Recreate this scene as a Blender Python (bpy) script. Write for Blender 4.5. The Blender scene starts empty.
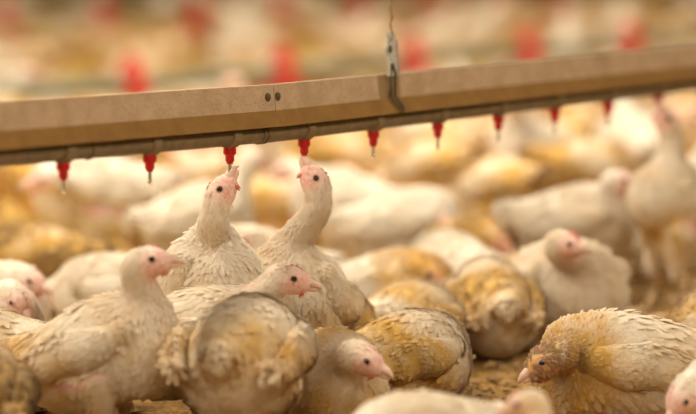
import bpy, math, random
import numpy as np

# ------------------------------------------------------------------ camera, world, lights, exposure
sc = bpy.context.scene
col = sc.collection
F, CX, CY, HC = 3000.0, 348.0, 207.0, 0.74       # focal length in px of a 696 px frame, camera height
PITCH = math.atan(295 / F)
cam = bpy.data.cameras.new('camera'); co = bpy.data.objects.new('camera', cam); col.objects.link(co)
cam.sensor_width = 36; cam.lens = 36 * F / 696
co.location = (0, 0, HC); co.rotation_euler = (math.pi / 2 - PITCH, 0, 0)
cam.dof.use_dof = True; cam.dof.focus_distance = 4.38; cam.dof.aperture_fstop = 2.05
cam.clip_end = 200
sc.camera = co

w = bpy.data.worlds.new('barn_air'); sc.world = w; w.use_nodes = True
w.node_tree.nodes['Background'].inputs[0].default_value = (1.0, 0.70, 0.38, 1)
w.node_tree.nodes['Background'].inputs[1].default_value = 0.12
vs = sc.view_settings
vs.view_transform = 'Standard'; vs.look = 'None'; vs.gamma = 1; vs.use_curve_mapping = False
vs.exposure = 0.36
sc.cycles.use_denoising = True
sc.cycles.max_bounces = 6

U = np.array([.544, .839, 0.]); U /= np.linalg.norm(U)     # direction of the barn's lines
N = np.array([U[1], -U[0], 0.])                            # towards the camera side
LAMPS = []                                                 # (origin, count, step, watts)
for x0, y0, n, watts in ((-2.1, 4.0, 5, 62), (-3.6, 7.4, 7, 32), (-6.0, 10.6, 7, 30), (.5, .9, 4, 40)):  # last row is unseen, added above the camera to light the fronts
    o = np.array([x0, y0, 2.6])
    for i in range(n):
        p = o + U * (i - 1) * 2.6
        la = bpy.data.lights.new('lamp_light', 'AREA'); la.shape = 'RECTANGLE'
        la.size = 1.25; la.size_y = 0.25; la.energy = watts; la.color = (1.0, 0.885, 0.69)
        lo = bpy.data.objects.new('lamp_light', la); col.objects.link(lo)
        lo.location = p - np.array([0, 0, .06]); lo.rotation_euler = (0, 0, math.atan2(U[1], U[0]))
        LAMPS.append(p)

# ------------------------------------------------------------------ helpers
rng = np.random.default_rng(7)
random.seed(7)
def at(x, y, Y):
    a, b = (x - CX) / F, (CY - y) / F
    c, s = math.cos(PITCH), math.sin(PITCH)
    d = np.array([a, c + b * s, -s + b * c])
    return np.array([0, 0, HC]) + d * (Y / d[1])
def px_x(x, Y): return (x - CX) / F * Y / math.cos(PITCH)

def link(name, me, parent=None, mat=None):
    o = bpy.data.objects.new(name, me); col.objects.link(o)
    if mat is not None: me.materials.append(mat)
    if parent is not None: o.parent = parent
    return o
def empty(name, loc=(0, 0, 0), rz=0):
    o = bpy.data.objects.new(name, None); col.objects.link(o)
    o.location = loc; o.rotation_euler = (0, 0, rz); o.empty_display_size = .05
    return o
def tag(o, label, cat, group=None, kind=None):
    if label: o['label'] = label
    if cat: o['category'] = cat
    if group: o['group'] = group
    if kind: o['kind'] = kind
    return o
def mesh_np(name, v, f, smooth=True, colr=None, normals=None):
    """v (n,3), f (m,k) same-size polygons"""
    me = bpy.data.meshes.new(name)
    v = np.ascontiguousarray(v, dtype=np.float32); f = np.ascontiguousarray(f, dtype=np.int32)
    m, k = f.shape
    me.vertices.add(len(v)); me.vertices.foreach_set('co', v.ravel())
    me.loops.add(m * k); me.loops.foreach_set('vertex_index', f.ravel())
    me.polygons.add(m); me.polygons.foreach_set('loop_start', np.arange(0, m * k, k, dtype=np.int32))
    me.polygons.foreach_set('use_smooth', np.full(m, smooth))
    if colr is not None:
        at_ = me.attributes.new('mask', 'FLOAT_COLOR', 'POINT')
        c4 = np.ones((len(v), 4), dtype=np.float32); c4[:, :3] = colr
        at_.data.foreach_set('color', c4.ravel())
    me.update(calc_edges=True); me.validate()
    if normals is not None:
        me.normals_split_custom_set_from_vertices(np.asarray(normals, dtype=np.float32).tolist())
    return me
class MB:
    def __init__(s): s.v = []; s.f = []
    def add(s, v, f):
        o = len(s.v); s.v += [tuple(map(float, p)) for p in v]; s.f += [tuple(i + o for i in q) for q in f]
    def ring_sweep(s, pts, rad, seg=12, cap=True, up=(0, 0, 1)):
        pts = [np.array(p, float) for p in pts]; n = len(pts)
        rad = [rad] * n if np.isscalar(rad) else rad
        vs_ = []
        for i, p in enumerate(pts):
            t = pts[min(i + 1, n - 1)] - pts[max(i - 1, 0)]; t = t / (np.linalg.norm(t) + 1e-12)
            a = np.cross(t, up)
            if np.linalg.norm(a) < 1e-3: a = np.cross(t, (1, 0, 0))
            a /= np.linalg.norm(a); b = np.cross(a, t)
            for j in range(seg):
                th = 2 * math.pi * j / seg
                vs_.append(p + rad[i] * (math.cos(th) * a + math.sin(th) * b))
        fs = [(i * seg + j, i * seg + (j + 1) % seg, (i + 1) * seg + (j + 1) % seg, (i + 1) * seg + j) for i in range(n - 1) for j in range(seg)]
        if cap: fs += [tuple(range(seg))[::-1], tuple((n - 1) * seg + j for j in range(seg))]
        s.add(vs_, fs)
    def lathe(s, c, prof, seg=20):
        c = np.array(c, float)
        s.ring_sweep([c + np.array([0, 0, z]) for r, z in prof], [r for r, z in prof], seg)
    def extrude(s, poly, o, ax, ay, az, length):
        o, ax, ay, az = (np.array(q, float) for q in (o, ax, ay, az)); n = len(poly)
        vs_ = [o + ax * x + ay * y for x, y in poly] + [o + ax * x + ay * y + az * length for x, y in poly]
        fs = [(i, (i + 1) % n, n + (i + 1) % n, n + i) for i in range(n)] + [tuple(range(n))[::-1], tuple(range(n, 2 * n))]
        s.add(vs_, fs)
    def box(s, c, ax, ay, az, dx, dy, dz):
        c = np.array(c, float); ax, ay, az = (np.array(q, float) for q in (ax, ay, az))
        s.extrude([(-dx / 2, -dy / 2), (dx / 2, -dy / 2), (dx / 2, dy / 2), (-dx / 2, dy / 2)], c - az * dz / 2, ax, ay, az, dz)
    def build(s, name, mat, parent=None, smooth=False, bevel=0):
        me = bpy.data.meshes.new(name); me.from_pydata(s.v, [], s.f)
        me.polygons.foreach_set('use_smooth', [smooth] * len(me.polygons)); me.update()
        o = link(name, me, parent, mat)
        if smooth:
            try: me.set_sharp_from_angle(angle=math.radians(40))
            except Exception: pass
        if bevel:
            b = o.modifiers.new('edge', 'BEVEL'); b.width = bevel; b.segments = 2; b.limit_method = 'ANGLE'
        return o

# ------------------------------------------------------------------ materials
def new_mat(name):
    m = bpy.data.materials.new(name); m.use_nodes = True
    nt = m.node_tree; bs = nt.nodes['Principled BSDF']
    return m, nt, bs
def nd(nt, t, **kw):
    n = nt.nodes.new(t)
    for k, v in kw.items(): setattr(n, k, v)
    return n
def mixc(nt, fac, a, b):
    m = nd(nt, 'ShaderNodeMix', data_type='RGBA')
    for sock, v in ((0, fac), (6, a), (7, b)):
        if hasattr(v, 'is_linked'): nt.links.new(v, m.inputs[sock])
        elif sock == 0: m.inputs[0].default_value = v
        else: m.inputs[sock].default_value = (*v, 1)
    return m.outputs[2]
def noise(nt, scale, detail=3, coord='Object', rough=.55, vec=None):
    n = nd(nt, 'ShaderNodeTexNoise'); n.inputs['Scale'].default_value = scale
    n.inputs['Detail'].default_value = detail; n.inputs['Roughness'].default_value = rough
    if vec is None:
        t = nd(nt, 'ShaderNodeTexCoord'); vec = t.outputs[coord]
    nt.links.new(vec, n.inputs['Vector'])
    return n.outputs['Fac']
def ramp(nt, fac, lo, hi):
    r = nd(nt, 'ShaderNodeMapRange'); r.clamp = True
    nt.links.new(fac, r.inputs[0]); r.inputs[1].default_value = lo; r.inputs[2].default_value = hi
    return r.outputs[0]
def simple(name, c, rough=.6, metal=0., var=.25, scale=40, spec=.4, c2=None, bump=0.):
    m, nt, bs = new_mat(name)
    n = noise(nt, scale)
    c2 = c2 or tuple(x * (1 - var) for x in c)
    nt.links.new(mixc(nt, ramp(nt, n, .35, .7), c, c2), bs.inputs['Base Color'])
    bs.inputs['Roughness'].default_value = rough; bs.inputs['Metallic'].default_value = metal
    bs.inputs['Specular IOR Level'].default_value = spec
    if bump:
        b = nd(nt, 'ShaderNodeBump'); b.inputs['Strength'].default_value = bump; b.inputs['Distance'].default_value = .002
        nt.links.new(n, b.inputs['Height']); nt.links.new(b.outputs[0], bs.inputs['Normal'])
    return m
def mul(nt, a, b):
    n = nd(nt, 'ShaderNodeMath', operation='MULTIPLY')
    for i, v in enumerate((a, b)):
        if hasattr(v, 'is_linked'): nt.links.new(v, n.inputs[i])
        else: n.inputs[i].default_value = v
    return n.outputs[0]
def add_(nt, a, b):
    n = nd(nt, 'ShaderNodeMath', operation='ADD', use_clamp=True)
    for i, v in enumerate((a, b)):
        if hasattr(v, 'is_linked'): nt.links.new(v, n.inputs[i])
        else: n.inputs[i].default_value = v
    return n.outputs[0]

def plumage_material(name, white=(.87, .82, .74), stain=(.66, .40, .10)):
    # mask: R bare skin, G dirt amount and, on the darkest birds, painted shade, B feather-to-feather variation
    m, nt, bs = new_mat(name)
    a = nd(nt, 'ShaderNodeAttribute', attribute_name='mask')
    sp = nd(nt, 'ShaderNodeSeparateColor'); nt.links.new(a.outputs['Color'], sp.inputs[0])
    tc = nd(nt, 'ShaderNodeTexCoord'); oi = nd(nt, 'ShaderNodeObjectInfo')
    n1 = noise(nt, 16, 4, vec=tc.outputs['Object']); n2 = noise(nt, 70, 3, vec=tc.outputs['Object'])
    f = mul(nt, ramp(nt, n1, .18, .62), sp.outputs[1])
    f = add_(nt, f, mul(nt, mul(nt, ramp(nt, n2, .5, .72), sp.outputs[1]), .22))
    c = mixc(nt, f, white, stain)
    d2 = ramp(nt, sp.outputs[1], 1.0, 2.0)
    c = mixc(nt, mul(nt, d2, .85), c, (.24, .135, .05))  # dark brown for heavy dirt, also paints shade onto a few birds
    c = mixc(nt, mul(nt, sp.outputs[2], .30), c, (.70, .50, .25))
    n3 = noise(nt, 120, 2, vec=tc.outputs['Object'])
    skin = mixc(nt, ramp(nt, n3, .35, .65), (.84, .52, .46), (.76, .36, .32))
    c = mixc(nt, sp.outputs[0], c, skin)
    nt.links.new(c, bs.inputs['Base Color'])
    bs.inputs['Roughness'].default_value = .8; bs.inputs['Specular IOR Level'].default_value = .15
    bs.inputs['Sheen Weight'].default_value = .15
    tr = nd(nt, 'ShaderNodeBsdfTranslucent'); nt.links.new(c, tr.inputs['Color'])
    mx = nd(nt, 'ShaderNodeMixShader'); mx.inputs[0].default_value = .28
    nt.links.new(bs.outputs[0], mx.inputs[1]); nt.links.new(tr.outputs[0], mx.inputs[2])
    nt.links.new(mx.outputs[0], nt.nodes['Material Output'].inputs['Surface'])
    return m
M = {}
M['plumage'] = plumage_material('cream_plumage')
def skin_material():
    m, nt, bs = new_mat('bird_body')
    a = nd(nt, 'ShaderNodeAttribute', attribute_name='mask')
    sp = nd(nt, 'ShaderNodeSeparateColor'); nt.links.new(a.outputs['Color'], sp.inputs[0])
    tc = nd(nt, 'ShaderNodeTexCoord')
    n1 = noise(nt, 16, 4, vec=tc.outputs['Object']); n3 = noise(nt, 110, 3, vec=tc.outputs['Object'])
    f = mul(nt, ramp(nt, n1, .18, .62), sp.outputs[1])
    c = mixc(nt, f, (.87, .82, .74), (.66, .40, .10))
    skin = mixc(nt, ramp(nt, n3, .35, .65), (.83, .49, .43), (.74, .31, .28))
    n5 = noise(nt, 260, 3, vec=tc.outputs['Object'])
    c = mixc(nt, mul(nt, sp.outputs[0], add_(nt, mul(nt, ramp(nt, n5, .38, .62), .55), .45)), c, skin)
    c = mixc(nt, sp.outputs[2], c, (.60, .30, .33))
    nt.links.new(c, bs.inputs['Base Color'])
    bs.inputs['Roughness'].default_value = .65; bs.inputs['Specular IOR Level'].default_value = .2
    b = nd(nt, 'ShaderNodeBump'); b.inputs['Strength'].default_value = .35; b.inputs['Distance'].default_value = .0015
    nt.links.new(n3, b.inputs['Height']); nt.links.new(b.outputs[0], bs.inputs['Normal'])
    return m
M['skin'] = skin_material()
M['comb'] = simple('comb_red', (.66, .17, .14), .55, var=.3, scale=150, bump=.4)
M['beak'] = simple('beak_horn', (.86, .60, .50), .4, var=.2, scale=120)
M['eye'] = simple('eye_dark', (.018, .014, .012), .12, var=.1, spec=.6)
M['eyering'] = simple('eye_lid', (.66, .42, .36), .6)
M['leg'] = simple('leg_scale', (.72, .50, .28), .6, var=.3, scale=200, bump=.5)
M['red'] = simple('nipple_red', (.50, .012, .018), .35, var=.15, scale=90)
M['redpan'] = simple('feeder_red', (.66, .03, .018), .45, var=.2, scale=20)
M['pan'] = simple('feeder_pan_dusty', (.50, .34, .17), .7, var=.3, scale=20)
M['steel'] = simple('pin_steel', (.62, .60, .56), .3, metal=.9)
M['zinc'] = simple('zinc_strap', (.60, .60, .58), .5, metal=.1, var=.3, scale=160)
M['rust'] = simple('rod_brown', (.12, .085, .05), .6, var=.4, scale=160)
M['wire'] = simple('hanging_wire', (.42, .27, .11), .6, var=.3, scale=160)
M['pipe'] = simple('pipe_grey', (.13, .092, .052), .5, var=.35, scale=60, c2=(.19, .135, .075))
M['saddle'] = simple('saddle_grey', (.22, .155, .085), .6, var=.3, scale=90)
M['rivet'] = simple('rivet_dark', (.10, .075, .04), .6)
M['tube'] = simple('auger_tube_grey', (.20, .21, .14), .5, metal=.1, var=.2, scale=10)
M['wall'] = simple('wall_panel', (.62, .50, .34), .8, var=.15, scale=2)
M['ceil'] = simple('ceiling_panel', (.75, .68, .55), .8, var=.1, scale=2)
M['lampbody'] = simple('lamp_body', (.7, .7, .68), .5, var=.1)
def beam_material():
    m, nt, bs = new_mat('dusty_beam')
    tc = nd(nt, 'ShaderNodeTexCoord'); v = tc.outputs['Object']
    at_ = nd(nt, 'ShaderNodeAttribute', attribute_name='mask')
    sp = nd(nt, 'ShaderNodeSeparateColor'); nt.links.new(at_.outputs['Color'], sp.inputs[0])
    n1 = noise(nt, 30, 4, vec=v); n2 = noise(nt, 330, 2, vec=v); n3 = noise(nt, 9, 3, vec=v)
    c = mixc(nt, ramp(nt, n1, .3, .7), (.43, .305, .205), (.53, .385, .265))
    c = mixc(nt, ramp(nt, n3, .55, .75), c, (.36, .245, .145))
    c = mixc(nt, mul(nt, ramp(nt, n2, .60, .68), .75), c, (.20, .13, .075))
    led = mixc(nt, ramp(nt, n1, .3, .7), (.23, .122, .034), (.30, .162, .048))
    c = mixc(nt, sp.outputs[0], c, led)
    c = mixc(nt, sp.outputs[1], c, (.29, .19, .10))
    nt.links.new(c, bs.inputs['Base Color']); bs.inputs['Roughness'].default_value = .75
    bs.inputs['Specular IOR Level'].default_value = .2
    b = nd(nt, 'ShaderNodeBump'); b.inputs['Strength'].default_value = .4; b.inputs['Distance'].default_value = .001
    nt.links.new(n2, b.inputs['Height']); nt.links.new(b.outputs[0], bs.inputs['Normal'])
    return m
M['beam'] = beam_material()
def litter_material():
    m, nt, bs = new_mat('litter')
    n1 = noise(nt, 4, 4); n2 = noise(nt, 110, 4); n3 = noise(nt, 30, 3)
    c = mixc(nt, ramp(nt, n2, .35, .65), (.15, .078, .022), (.42, .225, .062))
    c = mixc(nt, mul(nt, ramp(nt, n3, .45, .7), .7), c, (.22, .13, .05))
    c = mixc(nt, mul(nt, ramp(nt, n1, .4, .65), .5), c, (.42, .27, .10))
    tc = nd(nt, 'ShaderNodeTexCoord'); dt = nd(nt, 'ShaderNodeVectorMath', operation='DOT_PRODUCT')
    nt.links.new(tc.outputs['Object'], dt.inputs[0]); dt.inputs[1].default_value = tuple(-N)
    off = nd(nt, 'ShaderNodeMath', operation='ADD'); nt.links.new(dt.outputs['Value'], off.inputs[0]); off.inputs[1].default_value = -2.45
    ab = nd(nt, 'ShaderNodeMath', operation='ABSOLUTE'); nt.links.new(off.outputs[0], ab.inputs[0])
    dry_lit = mul(nt, ramp(nt, ab.outputs[0], .45, 1.5), add_(nt, mul(nt, n3, .6), .45))
    c = mixc(nt, dry_lit, c, (.66, .42, .11))  # dry golden litter off the line; near band dark, with flock shade painted in
    nt.links.new(c, bs.inputs['Base Color']); bs.inputs['Roughness'].default_value = .9
    bs.inputs['Specular IOR Level'].default_value = .1
    b = nd(nt, 'ShaderNodeBump'); b.inputs['Strength'].default_value = .8; b.inputs['Distance'].default_value = .006
    nt.links.new(n2, b.inputs['Height']); nt.links.new(b.outputs[0], bs.inputs['Normal'])
    return m
M['litter'] = litter_material()
M['crumb'] = simple('litter_crumb', (.40, .25, .10), .9, var=.5, scale=25, c2=(.17, .10, .04))
def drop_material():
    m, nt, bs = new_mat('water_drop')
    bs.inputs['Base Color'].default_value = (1, 1, 1, 1); bs.inputs['Roughness'].default_value = .03
    bs.inputs['Transmission Weight'].default_value = 1; bs.inputs['IOR'].default_value = 1.33
    return m
M['water'] = drop_material()
def glow_material():
    m, nt, bs = new_mat('lamp_tube')
    bs.inputs['Base Color'].default_value = (.9, .85, .75, 1)
    bs.inputs['Emission Color'].default_value = (1, .83, .6, 1); bs.inputs['Emission Strength'].default_value = 4
    return m
M['glow'] = glow_material()

# ------------------------------------------------------------------ setting
xs = np.linspace(-1.6, 1.6, 161); ys = np.linspace(3.2, 8.4, 261)
gx, gy = np.meshgrid(xs, ys, indexing='ij')
gz = .004 * np.sin(gx * 21 + 3 * np.sin(gy * 9)) * np.sin(gy * 17 + 2 * np.sin(gx * 13)) + rng.normal(0, .0016, gx.shape)
edge = np.minimum.reduce([gx + 1.6, 1.6 - gx, gy - 3.2, 8.4 - gy]); gz = np.where(edge < .05, 0, gz) + .0
v = np.stack([gx, gy, gz], -1).reshape(-1, 3); n2 = len(ys)
i, j = np.meshgrid(np.arange(len(xs) - 1), np.arange(n2 - 1), indexing='ij'); b0 = (i * n2 + j).ravel()
fv = np.stack([b0, b0 + n2, b0 + n2 + 1, b0 + 1], -1)
big = 40.
v = np.vstack([v, [[-big, -10, 0], [big, -10, 0], [big, 3.2, 0], [-big, 3.2, 0], [-big, 8.4, 0], [-1.6, 8.4, 0], [-1.6, 3.2, 0], [1.6, 3.2, 0], [big, 8.4, 0], [1.6, 8.4, 0], [big, 60, 0], [-big, 60, 0]]])
k0 = len(v) - 12
fv = np.vstack([fv, [[k0, k0 + 1, k0 + 2, k0 + 3], [k0 + 3, k0 + 6, k0 + 5, k0 + 4], [k0 + 7, k0 + 2, k0 + 8, k0 + 9], [k0 + 4, k0 + 8, k0 + 10, k0 + 11]]])
fl = link('floor', mesh_np('floor', v, fv), None, M['litter'])
tag(fl, 'brown barn floor covered with dusty crumbly litter', 'floor', kind='structure')

ang = math.atan2(U[1], U[0])
def wall(name, off, label):
    mb = MB(); c = np.array([0, 8, 0]) + N * off
    mb.box(c + np.array([0, 0, 1.8]), U, (0, 0, 1), N, 60, 3.6, .12)
    o = mb.build(name, M['wall'], None); tag(o, label, 'wall', kind='structure')
    for q in range(-12, 13):
        r = MB(); r.box(c + U * q * 1.2 + np.array([0, 0, 1.8]) + N * .07, U, (0, 0, 1), N, .05, 3.6, .03); r.build('panel_rib', M['wall'], o)
wall('wall_back', -15.0, 'pale panelled long wall at the far side of the barn')

# unseen lamps above the flock; the camera-side row is added for front light
for p in LAMPS:
    r = empty('unseen_tube_lamp', p, ang)
    tag(r, 'long unseen warm tube lamp hanging over the flock', 'lamp', 'tube lamps above the flock')
    mb = MB(); mb.box((0, 0, .02), (1, 0, 0), (0, 1, 0), (0, 0, 1), 1.3, .14, .07); mb.build('housing', M['lampbody'], r, bevel=.01)
    for s in (-1, 1):
        mb = MB(); mb.ring_sweep([(s * .5, 0, .05), (s * .5, 0, .75)], .004, 6); mb.build('suspension_wire', M['wire'], r)
    mb = MB(); mb.ring_sweep([(-.58, 0, -.03), (.58, 0, -.03)], .016, 10); mb.build('tube', M['glow'], r, True)

# ------------------------------------------------------------------ drinker line
KA, KB, KC = 92.639, 63.097, .040415
NX = {0: (62, 161), 1: (150, 153.5), 2: (230, 145.5), 3: (306, 138), 4: (374, 130), 5: (437, 122), 6: (497, 115), 7: (554, 108), 8: (607, 101), 9: (659, 95)}
def kY(k): return 4.01 + .162 * k
def kX(x): return (x - KB) / (KA - KC * x)
def kx(k): return (KA * k + KB) / (KC * k + 1)
kk = np.array(list(NX)); zz = np.array([at(NX[k][0], NX[k][1], kY(k))[2] for k in NX])
KJ = kX(271)
# two straight runs meeting at the joint
basis = np.stack([np.ones(10), np.where(kk < KJ, kk - KJ, 0), np.where(kk >= KJ, kk - KJ, 0)], 1)
zfit = np.linalg.lstsq(basis, zz, rcond=None)[0]
def zb(k): return zfit[0] + (zfit[1] if k < KJ else zfit[2]) * (k - KJ)      # height of the pipe's underside
RP = .0135
def line_pt(k): 
    p = at(kx(k), 150, kY(k)); return np.array([p[0], p[1], zb(k) + RP])     # pipe centre
line = empty('drinker_line', line_pt(KJ) - np.array([0, 0, 0]))
tag(line, 'long dusty nipple drinker line with red nipples crossing above the chickens', 'drinker line')
LO = line_pt(KJ)
prof_o = [(.023, .011), (.0085, .034), (.0045, .072), (-.0045, .072), (-.0085, .034), (-.023, .011)]
prof_i = [(-.0205, .011), (-.0068, .0335), (-.003, .070), (.003, .070), (.0068, .0335), (.0205, .011)]
prof = prof_o + prof_i
def beam(ka, kb, stain=()):
    ks = [ka] + [q for q in np.linspace(ka, kb, 60)[1:-1]] + [kb]
    vs_, cs = [], []
    for k in ks:
        c = line_pt(k) - LO
        for (n_, z_) in prof: vs_.append(c + N * n_ + np.array([0, 0, z_]))
    n_ = len(prof); m_ = len(ks)
    vs_ = np.array(vs_); fs, cm = [], []
    # separate vertices per face so the face masks stay crisp
    V, Fq, C = [], [], []
    for a in range(m_ - 1):
        for q in range(n_):
            idx = (a * n_ + q, a * n_ + (q + 1) % n_, (a + 1) * n_ + (q + 1) % n_, (a + 1) * n_ + q)
            st = 1. if any(s0 <= ks[a] <= s1 for s0, s1 in stain) and q in (1,) else 0.
            Fq.append([len(V) + t for t in range(4)])
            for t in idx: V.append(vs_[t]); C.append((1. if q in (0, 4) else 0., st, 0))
    for a in (0, m_ - 1):   # end caps as strips between outer and inner outline
        for q in range(5):
            idx = (a * n_ + q, a * n_ + q + 1, a * n_ + 10 - q, a * n_ + 11 - q)
            Fq.append([len(V) + t for t in range(4)])
            for t in idx: V.append(vs_[t]); C.append((0, 0, 0))
    return link('support_beam', mesh_np('support_beam', np.array(V), np.array(Fq), False, np.array(C)), line, M['beam'])
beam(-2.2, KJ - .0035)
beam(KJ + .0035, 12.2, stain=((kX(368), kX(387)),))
def sweep_k(ks, r, name, mat, parent=line, seg=16):
    mb = MB(); mb.ring_sweep([line_pt(k) - LO for k in ks], r, seg); return mb.build(name, mat, parent, True)
sweep_k([-2.2] + [KJ - .01, KJ + .01] + [12.2], RP, 'water_pipe', M['pipe'])
for xq in (258, 262.5, 87, 560): sweep_k([kX(xq) - .012, kX(xq) + .012], RP + .0016, 'coupling_ring', M['pipe'])
sweep_k([kX(262.5), kX(299)], RP + .0007, 'coupling_sleeve', M['pipe'])
for xq in (264, 274):
    k = kX(xq); c = line_pt(k) - LO + np.array([0, 0, .054]) + N * .0066
    mb = MB(); mb.ring_sweep([c - N * .002, c + N * .0018, c + N * .0034], [.0062, .006, .0035], 12); mb.build('rivet', M['rivet'], line, True)
def nipple(k, first=[None]):
    c = line_pt(k) - LO
    # saddle: a clip ring round the pipe with a block under it
    mb = MB(); mb.ring_sweep([line_pt(k - .045) - LO, line_pt(k - .04) - LO, line_pt(k + .045) - LO, line_pt(k + .05) - LO], [RP + .002, RP + .0034, RP + .0034, RP + .002], 18)
    sd = mb.build('saddle_clip', M['saddle'], line, True)
    mb = MB(); mb.box(c + np.array([0, 0, .016]), U, N, (0, 0, 1), .014, .012, .016); mb.build('clip_lug', M['saddle'], sd, bevel=.002)
    b = c + np.array([0, 0, -RP - .003])
    mb = MB(); mb.lathe(b, [(.0082, .003), (.0086, 0), (.0086, -.009), (.0068, -.0105), (.0066, -.012), (.0066, -.0185), (.005, -.0205), (.0045, -.023)], 18)
    nb = mb.build('nipple', M['red'], line, True)
    for q in range(8):
        th = q * math.pi / 4; d = np.array([math.cos(th), math.sin(th), 0])
        mb = MB(); mb.box(b + d * .0086 + np.array([0, 0, -.0045]), d, np.cross((0, 0, 1), d), (0, 0, 1), .0014, .002, .008)
        mb.build('grip_rib', M['red'], nb)
    mb = MB(); mb.lathe(b, [(.0026, -.022), (.0026, -.033), (.0032, -.0335), (.0032, -.0355), (.0018, -.0365)], 10); mb.build('pin', M['steel'], nb, True)
    if k not in (3, 9):
        mb = MB(); mb.lathe(b, [(.0006, -.0355), (.0022, -.0368), (.003, -.0388), (.0026, -.0408), (.0009, -.042)], 10); mb.build('water_drop', M['water'], nb, True)
for k in range(-1, 12): nipple(k)

# hanger
kh = kX(392); hp = line_pt(kh)
hang = empty('beam_hanger', hp + np.array([0, 0, .072])); HO = hp + np.array([0, 0, .072])
tag(hang, 'grey zinc hanger strap with eyelet and thin wire holding the drinker line', 'hanger')
def hpt(x, y, n_):          # point in the plane parallel to the beam at offset n_
    p0 = hp + N * n_
    a, b = (x - CX) / F, (CY - y) / F; c, s = math.cos(PITCH), math.sin(PITCH)
    d = np.array([a, c + b * s, -s + b * c]); o = np.array([0, 0, HC])
    t = np.dot(p0 - o, N) / np.dot(d, N)
    return o + d * t - HO
mb = MB()
lo_, up_ = hpt(393, 76, .0105), hpt(390.5, 32, .0105)
ax = (up_ - lo_); L = np.linalg.norm(ax); ax /= L
mb.extrude([(-.0150, 0), (.0150, 0), (.0135, L * .55), (.0115, L), (-.0115, L), (-.0135, L * .55)], lo_ - N * .0012, U, ax, N, .0024)
mb.build('strap', M['zinc'], hang, bevel=.0008)
for s in (-1, 1):
    mb = MB(); mb.box((lo_ + up_) / 2 + U * s * .0128 - ax * .006 + N * .002, U, ax, N, .0022, L * .8, .003); mb.build('strap_flange', M['zinc'], hang)
ec = hpt(389.3, 49.5, .0128)
mb = MB(); mb.ring_sweep([ec + .0085 * (math.cos(t) * U + math.sin(t) * np.array([0, 0, 1])) for t in np.linspace(0, 2 * math.pi, 20)], .0022, 8, False, up=N); mb.build('eyelet', M['zinc'], hang, True)
mb = MB(); mb.ring_sweep([ec - N * .0005, ec + N * .0012], .006, 12); mb.build('eyelet_hole', M['rivet'], hang, True)
mb = MB()
for dx in (-2.4, 2.4):
    mb.ring_sweep([hpt(392 + dx * .3, 64, .013), hpt(393 + dx, 74, .0125), hpt(393 + dx, 96, .0125), hpt(398 + dx, 103, .019), hpt(403 + dx * .7, 108.5, .026), hpt(402.5 + dx * .2, 111, .026)], .0022, 8)
mb.build('hook_rod', M['rust'], hang, True)
hk = [hpt(388, 44, .014), hpt(389, 41, .014), hpt(391.5, 39.5, .013), hpt(392.5, 36, .011), hpt(391, 31, .011), hpt(391, 14, .011), hpt(391.5, -4, .011), hpt(392, -120, .011)]
mb = MB(); mb.ring_sweep(hk, .0013, 8); mb.build('wire_hook', M['wire'], hang, True)
mb = MB(); 
tw = [hpt(391, 36, .011) + (hpt(392, -120, .011) - hpt(391, 36, .011)) * t + .0022 * (math.cos(t * 60) * U + math.sin(t * 60) * N) for t in np.linspace(0, 1, 90)]
mb.ring_sweep(tw, .0009, 6); mb.build('twisted_wire', M['wire'], hang, True)

# ------------------------------------------------------------------ feeder lines behind
def feeder(p, label, grp):
    r = empty('feeder_pan', p, ang)
    tag(r, label, 'feeder', grp)
    mb = MB(); mb.lathe((0, 0, 0), [(.10, .004), (.155, .03), (.165, .062), (.158, .064), (.146, .034), (.09, .012), (.01, .03)], 28); mb.build('pan', M['pan'], r, True)
    mb = MB(); mb.lathe((0, 0, 0), [(.088, .075), (.075, .10), (.055, .15), (.048, .175), (.04, .18)], 24); mb.build('drop_cone', M['redpan'], r, True)
    for q in range(10):
        th = q * math.pi / 5; d = np.array([math.cos(th), math.sin(th), 0])
        mb = MB(); mb.ring_sweep([d * .16 + np.array([0, 0, .06]), d * .12 + np.array([0, 0, .115]), d * .05 + np.array([0, 0, .16])], .004, 6); mb.build('grill_spoke', M['redpan'], r, True)
    mb = MB(); mb.lathe((0, 0, 0), [(.042, .178), (.046, .205), (.042, .235), (.032, .265), (.024, .292), (.014, .297)], 18)
    hd = mb.build('clamp_head', M['redpan'], r, True)
    for s in (-1, 1):
        mb = MB(); mb.ring_sweep([(s * .03, 0, .208), (s * .045, 0, .208)], .029, 16); mb.build('clamp_collar', M['redpan'], hd, True)
ORD = ['first', 'second', 'third', 'fourth', 'fifth', 'sixth', 'seventh', 'eighth', 'ninth']
def feeder_line(p0, n0, n1, step, which, vis):
    r = empty('feed_tube', p0 + np.array([0, 0, .208])); mb = MB()
    mb.ring_sweep([U * step * (n0 - 1), U * step * (n1 + 1)], .028, 16); mb.build('auger_tube', M['tube'], r, True)
    for s in range(n0, n1 + 1, 2):
        mb = MB(); mb.ring_sweep([U * step * (s + .5) + np.array([0, 0, .02]), U * step * (s + .5) + np.array([0, 0, 2.2])], .002, 6); mb.build('suspension_wire', M['wire'], r)
    tag(r, which[0], 'feed tube')
    c = 0
    for s in range(n0, n1 + 1):
        feeder(p0 + U * step * s, which[1] % ORD[c], which[2]); c += 1
def gpt(x, Y): return np.array([px_x(x, Y), Y, 0.])
feeder_line(gpt(133, 9.33), 0, 4, .83, ('grey feed tube running behind the dusty drinker line', 'red headed pan feeder just behind the drinker line, %s from the left', 'pan feeders on the nearer feed tube'), 5)
feeder_line(gpt(105, 15.9), -1, 6, .83, ('blurred far feed tube along the top of the picture', 'dark red blurred far pan feeder at the top, %s from the left', 'pan feeders on the farther feed tube'), 8)

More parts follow.
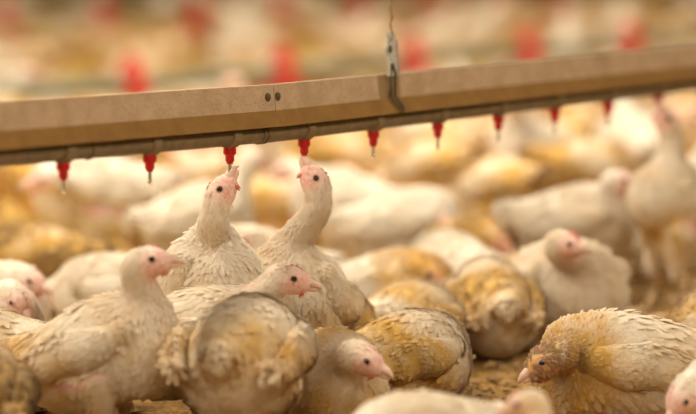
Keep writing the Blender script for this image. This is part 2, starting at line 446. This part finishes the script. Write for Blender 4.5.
# ------------------------------------------------------------------ chicken builder
def smin(a, b, k):
    h = np.clip(.5 + .5 * (b - a) / k, 0, 1)
    return b * (1 - h) + a * h - k * h * (1 - h)
def sd_cone(P, a, b, ra, rb):
    a, b = np.array(a), np.array(b); ab = b - a; t = np.clip(((P - a) @ ab) / (ab @ ab), 0, 1)
    return np.linalg.norm(P - a - t[..., None] * ab, axis=-1) - (ra + (rb - ra) * t)
def sd_ell(P, c, r, R=None):
    q = P - np.array(c)
    if R is not None: q = q @ R            # columns of R are the ellipsoid's axes
    r = np.array(r); k0 = np.linalg.norm(q / r, axis=-1); k1 = np.linalg.norm(q / r ** 2, axis=-1) + 1e-9
    return k0 * (k0 - 1) / k1
def surfnet(fun, lo, hi, h):
    lo = np.array(lo); n = np.ceil((np.array(hi) - lo) / h).astype(int) + 2
    ax = [lo[i] + h * np.arange(n[i]) for i in range(3)]
    P = np.stack(np.meshgrid(*ax, indexing='ij'), -1)
    D = fun(P.reshape(-1, 3)).reshape(n)
    S = D < 0
    cs = [(0, 0, 0), (1, 0, 0), (0, 1, 0), (1, 1, 0), (0, 0, 1), (1, 0, 1), (0, 1, 1), (1, 1, 1)]
    sl = lambda A, c: A[c[0]:n[0] - 1 + c[0], c[1]:n[1] - 1 + c[1], c[2]:n[2] - 1 + c[2]]
    cnt = sum(sl(S, c).astype(int) for c in cs); act = (cnt > 0) & (cnt < 8)
    acc = np.zeros(act.shape + (3,)); num = np.zeros(act.shape)
    for a in range(8):
        for b in range(a + 1, 8):
            if sum(abs(cs[a][i] - cs[b][i]) for i in range(3)) != 1: continue
            da, db = sl(D, cs[a]), sl(D, cs[b]); cr = (da < 0) != (db < 0)
            t = np.where(cr, da / np.where(cr, da - db, 1), 0)
            pa, pb = np.array(cs[a], float), np.array(cs[b], float)
            acc += np.where(cr[..., None], pa + t[..., None] * (pb - pa), 0); num += cr
    idx = -np.ones(act.shape, int); idx[act] = np.arange(act.sum())
    cell = np.argwhere(act)
    V = lo + h * (cell + acc[act] / num[act][:, None])
    Fs = []
    for d in range(3):
        e = [0, 0, 0]; e[d] = 1
        A = S[:n[0] - e[0], :n[1] - e[1], :n[2] - e[2]]; B = S[e[0]:, e[1]:, e[2]:]
        for sgn, cr in ((1, A & ~B), (-1, ~A & B)):
            q = np.argwhere(cr); o1, o2 = (d + 1) % 3, (d + 2) % 3
            ok = (q[:, o1] > 0) & (q[:, o2] > 0) & (q[:, o1] < n[o1] - 1) & (q[:, o2] < n[o2] - 1); q = q[ok]
            def g(s1, s2):
                r = q.copy(); r[:, o1] -= s1; r[:, o2] -= s2; return idx[r[:, 0], r[:, 1], r[:, 2]]
            quad = np.stack([g(1, 1), g(0, 1), g(0, 0), g(1, 0)], -1)
            Fs.append(quad if sgn > 0 else quad[:, ::-1])
    Fq = np.concatenate(Fs); Fq = Fq[(Fq >= 0).all(1)]
    return V, Fq
def vert_normals(V, Fq):
    n = np.cross(V[Fq[:, 2]] - V[Fq[:, 0]], V[Fq[:, 3]] - V[Fq[:, 1]])
    o = np.zeros_like(V)
    for i in range(4): np.add.at(o, Fq[:, i], n)
    return o / (np.linalg.norm(o, axis=1, keepdims=True) + 1e-12)
def unit(a): return a / (np.linalg.norm(a, axis=-1, keepdims=True) + 1e-12)
def feathers(P, Nn, flow, length, width, lift, colr, soft=.85, curv=None):
    """leaf-shaped feathers at points P lying along flow"""
    n = len(P); yaw = rng.normal(0, .28, n)
    t = unit(flow - (flow * Nn).sum(1, keepdims=True) * Nn); s = np.cross(Nn, t)
    t2 = t * np.cos(yaw)[:, None] + s * np.sin(yaw)[:, None]; s = np.cross(Nn, t2); t = t2
    prof_ = [(0, 0, -.03), (.42, -.5, .0), (.42, .5, .0), (.8, -.40, .0), (.8, .40, .0), (1.0, 0, .0)]
    L, W = length[:, None], width[:, None]; lf = lift[:, None]
    V = []
    for (a, b, c) in prof_:
        hgt = lf * L * a * (1.0 - .35 * a) + c * L - (abs(b) * .5) * W * .35 - (0 if curv is None else (L * a) ** 2 * curv[:, None])
        V.append(P + t * L * a + s * W * b + Nn * hgt)
    V = np.stack(V, 1)
    base = np.arange(n)[:, None] * 6
    tri = np.concatenate([base + np.array(q) for q in ((0, 1, 2), (1, 4, 2), (1, 3, 4), (3, 5, 4))], 0)
    fn = unit(Nn - t * lf * .9)
    vn = np.stack([unit(Nn * soft + fn * (1 - soft) + s * (b * .35)) for (a, b, c) in prof_], 1)
    C = np.repeat(colr[:, None], 6, 1).copy()
    return V.reshape(-1, 3), tri, vn.reshape(-1, 3), C.reshape(-1, 3)
def scatter(V, Fq, Nv, n, weight=None):
    a = np.linalg.norm(np.cross(V[Fq[:, 2]] - V[Fq[:, 0]], V[Fq[:, 3]] - V[Fq[:, 1]]), axis=1)
    if weight is not None: a = a * weight[Fq].mean(1)
    k = rng.choice(len(Fq), n, p=a / a.sum()); wts = rng.dirichlet((1, 1, 1, 1), n)
    return (V[Fq[k]] * wts[..., None]).sum(1), unit((Nv[Fq[k]] * wts[..., None]).sum(1))
def rotY(a):   # raises +X towards +Z
    c, s = math.cos(a), math.sin(a); return np.array([[c, 0, -s], [0, 1, 0], [s, 0, c]])
def frame(d, up=(0, 0, 1)):
    d = unit(np.array(d, float)); s = np.cross(up, d)
    if np.linalg.norm(s) < .2: s = np.cross((-1, 0, 0), d)
    s = unit(s); return np.stack([d, s, np.cross(d, s)], 1)

def build_chicken(hb, pitch, head, hdir, plump=1., sit=False, dirt=.5, headdirt=0., bare=0., h=.0055, nf=4200, fl=1., wing_out=(0, 0), wing_drop=0., detail=True, hs=1.12, comb=.8, headup=None, tailup=.2, legs=None):
    """returns list of (part name, mesh, material key, sub-parent index) in local metres; forward +X"""
    parts = []; nf = int(nf * (1.7 if detail else 1))
    R = rotY(math.radians(pitch)); C = np.array([0, 0, hb])
    B = lambda p: C + R @ np.array(p, float)
    w_ = plump
    ells = [((0, 0, 0), (.098, .069 * w_, .070)), ((.052, 0, -.012), (.066, .064 * w_, .066)), ((.025, 0, .022), (.075, .056 * w_, .05)), ((-.035, 0, -.022), (.075, .060 * w_, .056))]
    head = np.array(head, float); HF = frame(hdir, (0, 0, 1) if headup is None else headup); hd = HF[:, 0]
    n0 = B((.072, 0, .022)); 
    HS = hs
    back_of_head = head - hd * .018
    ln = np.linalg.norm(back_of_head - n0)
    c1 = n0 + (R @ np.array([.8, 0, .6])) * ln * .38
    c2 = back_of_head - hd * ln * .12 + np.array([0, 0, -1.]) * ln * .22
    ts = np.linspace(0, 1, 9)[:, None]
    nk = (1 - ts) ** 3 * n0 + 3 * (1 - ts) ** 2 * ts * c1 + 3 * (1 - ts) * ts ** 2 * c2 + ts ** 3 * back_of_head
    nr = np.interp(ts[:, 0], [0, .15, .38, .8, 1], [.042, .030, .0215, .0182, .0178])
    rump = (B((-.06, 0, .010)), B((-.122, 0, .030 + tailup * .03)), .053, .022)
    thighs = []
    if not sit:
        for s in (-1, 1):
            hip = B((-.01, s * .043, -.035)); knee = np.array([hip[0] + .018, s * .043, max(.055, hb - .09)])
            thighs.append((hip, knee, .036, .012))
    def body(P):
        d = None
        for c, r in ells:
            e = sd_ell(P, B(c), r, R); d = e if d is None else smin(d, e, .02)
        d = smin(d, sd_cone(P, *rump), .02)
        for t in thighs: d = smin(d, sd_cone(P, *t), .016)
        e = None
        for i in range(8):
            q = sd_cone(P, nk[i], nk[i + 1], nr[i], nr[i + 1]); e = q if e is None else smin(e, q, .008)
        d = smin(d, e, .020)
        hh = sd_ell(P, head, (.0260 * HS, .0182 * HS, .0192 * HS), HF)
        hh = smin(hh, sd_ell(P, head + HF @ np.array([.015, 0, -.003]) * HS, (.0150 * HS, .0105 * HS, .0110 * HS), HF), .008)
        d = smin(d, hh, .009)
        if sit: d = np.maximum(d, .002 - P[:, 2])
        return d
    pts = np.vstack([nk, [head + hd * .03, head - hd * .03], [B((-.15, 0, .04)), B((.12, 0, 0)), B((0, 0, .08)), B((0, 0, -.085)), B((-.1, 0, -.05)), B((.08, 0, -.08))]])
    lo = pts.min(0) - np.array([.03, .04, .02]); hi = pts.max(0) + np.array([.03, .04, .03])
    lo[1] = min(lo[1], -.085 * w_ - .01); hi[1] = max(hi[1], .085 * w_ + .01)
    lo[2] = max(lo[2], -.01)
    V, Fq = surfnet(body, lo, hi, h)
    Nv = vert_normals(V, Fq)
    def face_mask(P):
        q = (P - head) @ HF
        m = 1 - np.clip((np.linalg.norm((q - np.array([.012, 0, -.004])) / np.array([.026, .03, .026]), axis=1) - .72) / .5, 0, 1)
        return m * (1 - .7 * min(headdirt, 1))
    def bare_mask(P):
        q = (P - C) @ R
        return np.clip(1.25 - np.linalg.norm((q - np.array([-.02, 0, -.025])) / np.array([.050, 1, .012]), axis=1) , 0, 1) * (np.abs(q[:, 1]) > .02) * bare
    def dirt_shade_mask(P):
        q = (P - C) @ R
        hq = np.clip(1 - np.linalg.norm(P - head, axis=1) / .11, 0, 1) * headdirt
        nk_d = np.min(np.linalg.norm(P[:, None] - nk[None, 3:], axis=2), axis=1)
        return np.clip((.3 + .7 * np.clip((nk_d - .02) / .05, 0, 1)) * dirt * (.75 + .35 * np.sin(q[:, 0] * 31 + q[:, 2] * 23 + dirt * 40)) + hq, 0, 2.2)
    fm = face_mask(V); bm_ = bare_mask(V)
    parts.append(('body', mesh_np('body', V, Fq, True, np.stack([np.clip(fm * 1.0 + bm_ * .8, 0, 1), dirt_shade_mask(V), bm_ * .8], 1)), 'skin', None))
    # spine flow, head to tail
    spine = np.vstack([head[None] + hd * .02, nk[::-1], B((0, 0, .02)), B((-.07, 0, .02)), B((-.16, 0, .03))])
    seg = spine[1:] - spine[:-1]; sm = (spine[1:] + spine[:-1]) / 2; su = unit(seg)
    def flow(P):
        d = np.linalg.norm(P[:, None] - sm[None], axis=2); wt = np.exp(-d / .018); wt /= wt.sum(1, keepdims=True)
        f = wt @ su; f[:, 2] -= .25; return f
    def dist_head(P): return np.linalg.norm(P - back_of_head, axis=1)
    neck_d = lambda P: np.min(np.linalg.norm(P[:, None] - nk[None, 2:], axis=2), axis=1)
    wgt = np.clip(1 - fm * 1.6, 0.0, 1) * np.clip(1 - bm_ * 1.5, 0, 1) * (1 + 1.6 * np.exp(-neck_d(V) / .03)) + 1e-6
    P, Nn = scatter(V, Fq, Nv, nf, wgt); P = P + Nn * .0006
    nd_ = neck_d(P); dh = dist_head(P); fz = np.clip((nd_ - .02) / .05, 0, 1)
    near = np.clip(dh / .06, .25, 1)
    Lf = (.0095 + .0095 * fz) * fl * (.8 + .45 * rng.random(nf)) * (.55 + .45 * near)
    Wf = Lf * (.24 + .18 * fz) * (.85 + .3 * rng.random(nf))
    lift = np.abs(rng.normal(.03, .05, nf)) + .035 + .20 * (1 - fz) + .35 * (rng.random(nf) < .03)
    cm = np.stack([np.clip(face_mask(P) * .5 + (rng.random(nf) < .14) * .5 * (1 - fz), 0, 1), dirt_shade_mask(P), rng.random(nf) ** 2.2], 1)
    fv_, ft, fn_, fc = feathers(P, Nn, flow(P), Lf, Wf, lift, cm, curv=7.5 * fz)
    fv_[:, 2] = np.maximum(fv_[:, 2], .001)
    parts.append(('plumage', mesh_np('plumage', fv_, ft, True, fc, fn_), 'plumage', None))
    # wings
    for wi, s in enumerate((-1, 1)):
        o_ = wing_out[wi]
        W0 = lambda p: B((p[0], s * (p[1] * w_ + o_ * (.3 - p[0] * 3.)), p[2] - wing_drop * (.4 - p[0] * 6)))
        Rw = R @ rotY(math.radians(-4))
        def wing(P):
            d = sd_cone(P, W0((.058, .052, .018)), W0((.0, .064, .010)), .020, .026)
            d = smin(d, sd_ell(P, W0((-.02, .066, .013)), (.066, .0125, .031), Rw), .015)
            d = smin(d, sd_cone(P, W0((-.05, .063, .004)), W0((-.112, .050, .012)), .017, .007), .012)
            return d
        c = W0((-.02, .06, .005)); V2, F2 = surfnet(wing, c - np.array([.13, .075, .115]), c + np.array([.13, .075, .115]), h * 1.0)
        N2 = vert_normals(V2, F2); wi_w = np.where((N2 @ (R @ np.array([0, s, .3]))) > -.1, 1., .12)
        parts.append(('wing', mesh_np('wing', V2, F2, True, np.stack([V2[:, 0] * 0, dirt_shade_mask(V2) * 1.05, V2[:, 0] * 0], 1)), 'plumage', None)); pi = len(parts) - 1
        nw = int(nf * .24); P, Nn = scatter(V2, F2, N2, nw, wi_w)
        q = (P - C) @ R; back = np.clip((.06 - q[:, 0]) / .16, 0, 1)
        Lf = (.0125 + .014 * back ** 2) * fl * (.85 + .35 * rng.random(nw)); Wf = Lf * (.46 - .16 * back)
        fw = np.tile(R @ np.array([-1., 0, -.32]), (nw, 1)); fw = fw + np.outer(back, R @ np.array([0, 0, .30]))
        cm = np.stack([np.zeros(nw), dirt_shade_mask(P) * 1.1, rng.random(nw) ** 1.8], 1)
        fv_, ft, fn_, fc = feathers(P, Nn, fw, Lf, Wf, np.abs(rng.normal(.03, .05, nw)) + .02, cm, .8, curv=3.5 * np.ones(nw))
        # flight feathers, long, layered towards the tail
        m = 9; tq = np.linspace(0, 1, m)
        bp = np.stack([W0((-.03 - .05 * t, .070 - .010 * t, -.004 + .022 * t)) for t in tq])
        dq = np.stack([R @ np.array([-1., -s * .34, -.22 + .30 * t]) for t in tq]); nn = np.tile(unit(R @ np.array([-.05, s * 1., .35])), (m, 1))
        gv, gt, gn, gc = feathers(bp, nn, dq, np.full(m, .040) * fl, np.full(m, .012), np.full(m, .03), np.stack([np.zeros(m), np.full(m, dirt * .9), rng.random(m) * .8], 1), .5)
        fv2 = np.vstack([fv_, gv]); fv2[:, 2] = np.maximum(fv2[:, 2], .001)
        parts.append(('wing_feathers', mesh_np('wing_feathers', fv2, np.vstack([ft, gt + len(fv_)]), True, np.vstack([fc, gc]), np.vstack([fn_, gn])), 'plumage', pi))
    # tail
    m = 22; a_ = np.linspace(-1, 1, 11); a_ = np.concatenate([a_, a_ * .8])
    tb = np.stack([B((-.108, x * .022, .034 + tailup * .03 - abs(x) * .012 - (.01 if i_ > 10 else 0))) for i_, x in enumerate(a_)])
    td = np.stack([R @ np.array([-1, x * .42, .15 + tailup - (.15 if i_ > 10 else 0)]) for i_, x in enumerate(a_)])
    tn = np.stack([unit(R @ np.array([.35, x * .6, 1.])) for x in a_])
    tv, tt, tnn, tc_ = feathers(tb, tn, td, np.full(m, .034) * fl, np.full(m, .017), np.full(m, .03), np.stack([np.zeros(m), np.full(m, dirt), rng.random(m) * .7], 1), .5)
    parts.append(('tail', mesh_np('tail', tv, tt, True, tc_, tnn), 'plumage', None))
    # beak
    def H(p): return head + HF @ np.array(p, float) * HS
    def mb_part(name, mat, fn, sub=None):
        mb = MB(); fn(mb); me = bpy.data.meshes.new(name); me.from_pydata(mb.v, [], mb.f); me.polygons.foreach_set('use_smooth', [True] * len(me.polygons)); me.update()
        parts.append((name, me, mat, sub)); return len(parts) - 1
    bk = mb_part('beak', 'beak', lambda mb: mb.ring_sweep([H((.022, 0, .000)), H((.028, 0, .0002)), H((.035, 0, -.0008)), H((.041, 0, -.003)), H((.0435, 0, -.0065))], [.0084, .0072, .0054, .0030, .0006], 12, True, HF[:, 2]))
    mb_part('lower_beak', 'beak', lambda mb: mb.ring_sweep([H((.020, 0, -.006)), H((.027, 0, -.0066)), H((.034, 0, -.0075)), H((.0392, 0, -.0078))], [.0062, .0050, .0034, .0008], 10, True, HF[:, 2]), bk)
    def cm_(mb):
        xs_ = np.linspace(.022, -.014, 13)
        top = [.0022 + .0045 * comb * math.sin(math.pi * (i_ + .5) / 13) * (1 + .35 * math.cos(i_ * 2.6)) for i_ in range(13)]
        zb_ = [.0145 - ((x - .0) / .0245) ** 2 * .0085 for x in xs_]
        vs_ = []
        for x, t, z in zip(xs_, top, zb_): vs_ += [H((x, -.0036, z)), H((x, 0, z + t)), H((x, .0036, z))]
        fs = []
        for i_ in range(12):
            a = 3 * i_; fs += [(a, a + 1, a + 4, a + 3), (a + 1, a + 2, a + 5, a + 4)]
        fs += [(0, 2, 1), (36, 37, 38)]
        mb.add(vs_, fs)
    mb_part('comb', 'comb', cm_)
    if detail:
        for s in (-1, 1):
            mb_part('wattle', 'comb', lambda mb: mb.ring_sweep([H((.021, s * .0055, -.009)), H((.019, s * .0065, -.0125)), H((.017, s * .007, -.017)), H((.016, s * .0068, -.020))], [.0014, .0020, .0018, .0006], 8, True, HF[:, 1]))
            ey = mb_part('eye', 'eye', lambda mb: mb.ring_sweep([H((.0085, s * .0135, .0045)), H((.0085, s * .0173, .0045)), H((.0088, s * .0186, .0045)), H((.0088, s * .0191, .0045))], [.0044, .0040, .0027, .0008], 14, True, HF[:, 2]))
            mb_part('eyelid', 'eyering', lambda mb: mb.ring_sweep([H((.0085 + .0047 * math.cos(t), s * .0170, .0045 + .0041 * math.sin(t))) for t in np.linspace(0, 2 * math.pi, 17)], .00105, 6, False, HF[:, 1]), ey)
    if not sit:
        for li, t in enumerate(thighs):
            kn = t[1]; s = -1 if li == 0 else 1
            dx = 0 if legs is None else legs[li]
            ft = np.array([kn[0] + .008 + dx, kn[1] * 1.05, .007]); hk = (kn + ft) / 2 + np.array([-.022, 0, .012])
            def leg(mb):
                mb.ring_sweep([kn + np.array([0, 0, .008]), hk, hk * .5 + ft * .5, ft], [.012, .0085, .0068, .0072], 10)
                for a in (-.5, 0, .5, math.pi - .25):
                    d = np.array([math.cos(a), math.sin(a), 0]); l = .042 if abs(a) < 2 else .018
                    mb.ring_sweep([ft, ft + d * l * .5 + np.array([0, 0, .001]), ft + d * l + np.array([0, 0, -.001]), ft + d * (l + .008) + np.array([0, 0, -.004])], [.006, .0048, .004, .0012], 8)
            mb_part('leg', 'leg', leg)
    return parts

def assemble(name, parts, loc, yaw, scale=1.):
    r = empty(name, loc, yaw); r.scale = (scale,) * 3
    obs = []
    for (n_, me, mk, sub) in parts:
        o = bpy.data.objects.new(n_, me); col.objects.link(o)
        if not me.materials: me.materials.append(M[mk])
        o.parent = r if sub is None else obs[sub]
        if 'plumage' in n_ or n_ == 'wing_feathers': o['kind'] = 'stuff'
        obs.append(o)
    return r

GROUP = 'white broiler chickens in the flock'
def chicken(label, x, Y, yaw, hb, pitch, head=None, lhead=None, hdir=(1, 0, 0), s=1., wdir=True, **kw):
    """x: image column of the body centre, Y: distance on the floor; head as (col, row, distance) or local metres; hdir in world axes"""
    loc = np.array([px_x(x, Y), Y, 0]); a = math.radians(yaw); ca, sa = math.cos(a), math.sin(a)
    Rz = np.array([[ca, -sa, 0], [sa, ca, 0], [0, 0, 1]])
    if head is not None: lh = Rz.T @ (at(*head) - loc) / s; ld = Rz.T @ np.array(hdir, float)
    else: lh = np.array(lhead, float); ld = np.array(hdir, float)
    if kw.get('headup') is not None: kw['headup'] = Rz.T @ np.array(kw['headup'], float)
    parts = build_chicken(hb / s, pitch, lh, ld, **kw)
    o = assemble('chicken', parts, loc, a, s)
    tag(o, label, 'chicken', GROUP)
    return o

# --- chickens one can pick out, front to back
chicken('blurred cream chicken back cut by the bottom edge, left of the other bottom one', 432, 3.76, 205, .060, 2, lhead=(.12, .02, .085), hdir=(.8, .2, -.5), sit=True, dirt=.45, nf=3000)
chicken('blurred tan chicken head at the bottom edge beside the pecking bird', 600, 3.60, 180, .052, 0, head=(524, 405, 3.64), hdir=(-.95, .1, -.3), s=.8, sit=True, dirt=.7, headdirt=.6, nf=2600)
chicken('dark brownish chicken cut off at the bottom left corner', -30, 3.92, 95, .10, 6, lhead=(.12, 0, .15), hdir=(.8, 0, -.4), sit=False, dirt=2.4, nf=3000)  # bird in shadow, the shadow painted as dark brown plumage
chicken('white chicken head tucked into the bottom right corner', 772, 4.05, 178, .075, 2, head=(683, 397, 4.02), hdir=(-.55, -.35, -.75), sit=True, dirt=.35, nf=3600)
chicken('large white chicken at left in profile with pink skin streak under its wing', 100, 4.12, -14, .132, 18, head=(150, 262, 4.08), hdir=(.93, -.25, .12), dirt=.72, bare=1., plump=1.05, nf=6500)
chicken('rumpled cream chicken seen from behind with drooping wing, below the drinking pair', 243, 4.06, 78, .134, 8, lhead=(.135, -.01, .10), hdir=(.7, 0, -.7), s=1.04, plump=1.12, dirt=.85, wing_out=(.012, .01), wing_drop=-.006, nf=6500, headdirt=.4)
chicken('crouching tan chicken with pink face looking right, at bottom centre', 330, 4.26, -72, .072, 6, head=(364, 360, 4.13), hdir=(.86, -.30, -.38), sit=True, dirt=1.05, headdirt=.1, nf=5500)
chicken('large feathery chicken at right with brown head pecking down to the left', 630, 4.32, 176, .080, 2, head=(548, 360, 4.24), hdir=(-.85, -.06, -.52), s=1.08, plump=1.05, sit=True, dirt=.55, headdirt=2.3, nf=8000)
chicken('white chicken stretching its neck up below the nipple, second from left drinker', 194, 4.46, -36, .168, 46, head=(221, 194, 4.34), hdir=(.42, -.1, .90), headup=(-1, 0, .3), dirt=.3, nf=6000)
chicken('brown backed chicken resting behind the crouching one at bottom centre', 402, 4.51, 38, .062, 4, lhead=(.11, .03, .075), hdir=(.7, .3, -.6), sit=True, dirt=1.15, nf=5000)
chicken('chicken with reddish face looking right, in front of the drinking bird', 190, 4.28, 2, .125, 10, head=(290, 280, 4.26), hdir=(.97, -.2, -.12), dirt=.85, nf=5000)
chicken('white chicken drinking with beak raised to touch the red nipple', 304, 4.57, 232, .140, 42, head=(315, 183, 4.50), hdir=(-.36, -.08, .92), headup=(1, 0, .3), dirt=.85, nf=7000, plump=1.15)
chicken('greyish cream chicken back at the left edge behind the big white one', -2, 4.42, 168, .076, 4, lhead=(.12, 0, .1), hdir=(.9, 0, -.3), sit=True, dirt=.6, nf=4200)
chicken('small pink headed chicken peeking in at left edge, nearer of two', -32, 4.62, 8, .085, 10, head=(15, 300, 4.6), hdir=(.62, -.5, -.6), sit=True, dirt=.3, nf=4200)
chicken('pink headed chicken peeking in at left edge, farther of two', -24, 4.92, 14, .085, 10, head=(30, 281, 4.9), hdir=(.8, -.4, -.3), sit=True, dirt=.3, nf=3600)
chicken('olive tinted chicken back cut by the right edge above the feathery one', 724, 4.72, 100, .070, 0, lhead=(.12, 0, .08), hdir=(.8, 0, -.5), sit=True, dirt=1.1, nf=2600)
chicken('round tan chicken resting with hidden head, left of the bare litter', 406, 4.87, 58, .062, 2, lhead=(.115, .02, .085), hdir=(.7, .3, -.6), sit=True, dirt=.95, plump=1.1, nf=4600)
chicken('brown bellied chicken seen from behind beside the bare litter', 493, 4.98, 98, .084, 10, lhead=(.12, 0, .12), hdir=(.8, 0, -.4), plump=.95, dirt=1.3, nf=3600)
chicken('white breasted sitting chicken facing the camera with head turned right, centre right', 559, 5.14, 296, .094, 8, s=1.14, head=(569, 245, 4.975), hdir=(.82, -.50, -.14), plump=1.28, sit=True, dirt=.85, nf=6000, comb=1.8, hs=.84)
chicken('white blurred chicken with dark red face behind the round tan one', 388, 5.18, 4, .080, 4, head=(429, 273, 5.14), hdir=(.8, -.4, -.4), sit=True, dirt=.3, headdirt=1.8, nf=3000)
chicken('pale chicken back behind the brown bellied one', 455, 5.36, 120, .092, 6, lhead=(.12, 0, .1), hdir=(.8, 0, -.5), sit=True, dirt=.3, nf=3000)
chicken('white chicken lying behind the big white one at left', 122, 5.15, 172, .078, 2, lhead=(.13, 0, .08), hdir=(.8, 0, -.5), sit=True, dirt=.4, nf=3000)
chicken('chicken stretched up to the last nipple at right, purple bare belly', 682, 5.46, 204, .185, 52, head=(667, 123, 5.46), hdir=(-.38, -.1, .92), headup=(1, 0, .3), dirt=1.0, bare=1., nf=4500)
chicken('chicken neck at the right edge behind the stretching bird', 722, 5.62, 190, .18, 45, head=(708, 118, 5.62), hdir=(-.4, 0, .9), headup=(1, 0, .3), dirt=.4, nf=2200)
chicken('white standing chicken in profile facing right, behind the sitting one', 572, 5.66, -4, .150, 6, head=(621, 182, 5.62), hdir=(.95, -.2, -.12), dirt=.3, nf=4000, plump=1.05)
chicken('bluish white chicken below the stretching bird at right', 646, 5.95, 20, .088, 4, lhead=(.12, 0, .12), hdir=(.9, 0, -.3), sit=True, dirt=.15, nf=2400)
chicken('brown chicken mound at left behind the peeking heads', 42, 5.5, 160, .092, 6, lhead=(.13, 0, .08), hdir=(.8, 0, -.5), sit=True, dirt=2.6, plump=1.15, nf=2600)  # brown back in shade, that shade painted into its colour
chicken('reddish faced blurred chicken between the two drinking birds', 262, 5.35, 190, .10, 12, head=(243, 240, 5.3), hdir=(-.7, -.5, -.3), dirt=.5, headdirt=.3, nf=2400)
chicken('white blurred chicken at left facing left below the pipe', 98, 6.12, 176, .170, 6, head=(44, 180, 5.95), hdir=(-.9, -.3, -.2), s=1.12, bare=1., dirt=.15, nf=2600)
chicken('white blurred chicken behind the stretching bird at left', 196, 5.85, 30, .135, 10, lhead=(.13, 0, .25), hdir=(.9, .3, -.2), dirt=.2, nf=2400)
chicken('white blurred chicken with pink face in the middle distance', 402, 5.95, 8, .115, 8, head=(437, 222, 5.9), hdir=(.8, -.5, -.2), dirt=.15, nf=2400, plump=1.1)
chicken('brown blurred chicken in the shade left of the standing one', 470, 5.75, 300, .085, 6, lhead=(.12, 0, .12), hdir=(.8, 0, -.5), sit=True, dirt=2.6, nf=2000)  # its shade is put into the plumage as dark brown
chicken('white blurred chicken right behind the drinking bird', 345, 6.25, 160, .130, 10, lhead=(.13, 0, .2), hdir=(.9, .2, -.3), dirt=.15, nf=2000)
chicken('white blurred chicken facing the camera under the fifth nipple gap', 528, 7.2, 250, .17, 12, lhead=(.13, 0, .27), hdir=(.9, 0, -.3), s=1.1, dirt=.15, nf=2000)
chicken('white blurred chicken behind the right hand nipples', 634, 7.0, 100, .19, 12, lhead=(.13, 0, .28), hdir=(.9, 0, -.3), s=1.1, dirt=.2, nf=2000)

# --- the flock behind: a few poses copied one by one
POSES = [dict(hb=.085, pitch=4, head=(.13, 0, .15), hdir=(1, 0, -.2), sit=True, dirt=1.0), dict(hb=.14, pitch=10, head=(.14, 0, .26), hdir=(1, 0, -.1), dirt=.6),
         dict(hb=.14, pitch=-4, head=(.16, .02, .10), hdir=(.7, .1, -.7), dirt=1.35), dict(hb=.082, pitch=2, head=(.10, .05, .12), hdir=(.3, .9, -.3), sit=True, dirt=1.5),
         dict(hb=.15, pitch=22, head=(.12, -.02, .31), hdir=(.9, -.3, .1), dirt=.35)]
protos = [build_chicken(h=.008, nf=1100, fl=1.45, detail=False, **p) for p in POSES]
taken = []
def clear_of(x, y, d): return all((x - a) ** 2 + (y - b) ** 2 > d * d for a, b in taken)
for o in col.objects:
    if o.name.startswith(('chicken', 'feeder_pan')) and o.parent is None: taken.append((o.location.x, o.location.y))
cnt = 0; tries = 0
while cnt < 185 and tries < 6000:
    tries += 1
    y = math.sqrt(random.uniform(6.0 ** 2, 21.0 ** 2)) if random.random() < .75 else random.uniform(6.0, 11)
    x = random.uniform(-1, 1) * (y * .125 + .35)
    if not clear_of(x, y, .27 if y < 12 else .34): continue
    taken.append((x, y)); q = random.choices(range(5), (4, 2, 2, 3, 1))[0]
    o = assemble('chicken', protos[q], (x, y, 0), random.uniform(0, 2 * math.pi), random.uniform(.92, 1.1)); cnt += 1
    look = ('golden stained chicken resting', 'pale standing chicken with raised head', 'brownish chicken pecking', 'brown stained chicken resting with head turned', 'white upright chicken')[q]
    side = ('left third', 'middle third', 'right third')[0 if x / y < -.0387 else 1 if x / y < .0387 else 2]
    if y < 9.3: tag(o, 'blurred ' + look + ' behind the drinker line, ' + side, 'chicken', 'blurred chickens before the nearer feeders')
    else: tag(o, 'very blurred ' + look + ' in far crowd, ' + side, 'chicken', 'far chickens behind the nearer feeders')

# ------------------------------------------------------------------ litter crumbs
n = 12000
cy = rng.uniform(4.0, 7.5, n); cx = rng.uniform(-1, 1, n) * (cy * .125 + .05)
tk = np.array(taken); keep = (((cx[:, None] - tk[None, :, 0]) ** 2 + (cy[:, None] - tk[None, :, 1]) ** 2) > .115 ** 2).all(1)
cx, cy = cx[keep], cy[keep]; n = len(cx); r = rng.gamma(2.2, .0016, n) + .0012
oct_ = np.array([(1, 0, 0), (-1, 0, 0), (0, 1, 0), (0, -1, 0), (0, 0, .6), (0, 0, -.6)], float)
vv = oct_[None] * r[:, None, None] * rng.uniform(.5, 1.5, (n, 6, 1)); th = rng.uniform(0, 6.28, n)
c_, s_ = np.cos(th)[:, None], np.sin(th)[:, None]
vv = np.stack([vv[..., 0] * c_ * 1.5 - vv[..., 1] * s_, vv[..., 0] * s_ * 1.5 + vv[..., 1] * c_, vv[..., 2]], -1) + np.stack([cx, cy, r * .4 + .001], -1)[:, None]
ff = np.array([(0, 2, 4), (2, 1, 4), (1, 3, 4), (3, 0, 4), (2, 0, 5), (1, 2, 5), (3, 1, 5), (0, 3, 5)])
ff = (np.arange(n)[:, None, None] * 6 + ff[None]).reshape(-1, 3)
cr = link('litter_crumbs', mesh_np('litter_crumbs', vv.reshape(-1, 3), ff, False), None, M['crumb'])
tag(cr, 'loose brown litter crumbs scattered over the floor', 'litter', kind='stuff')
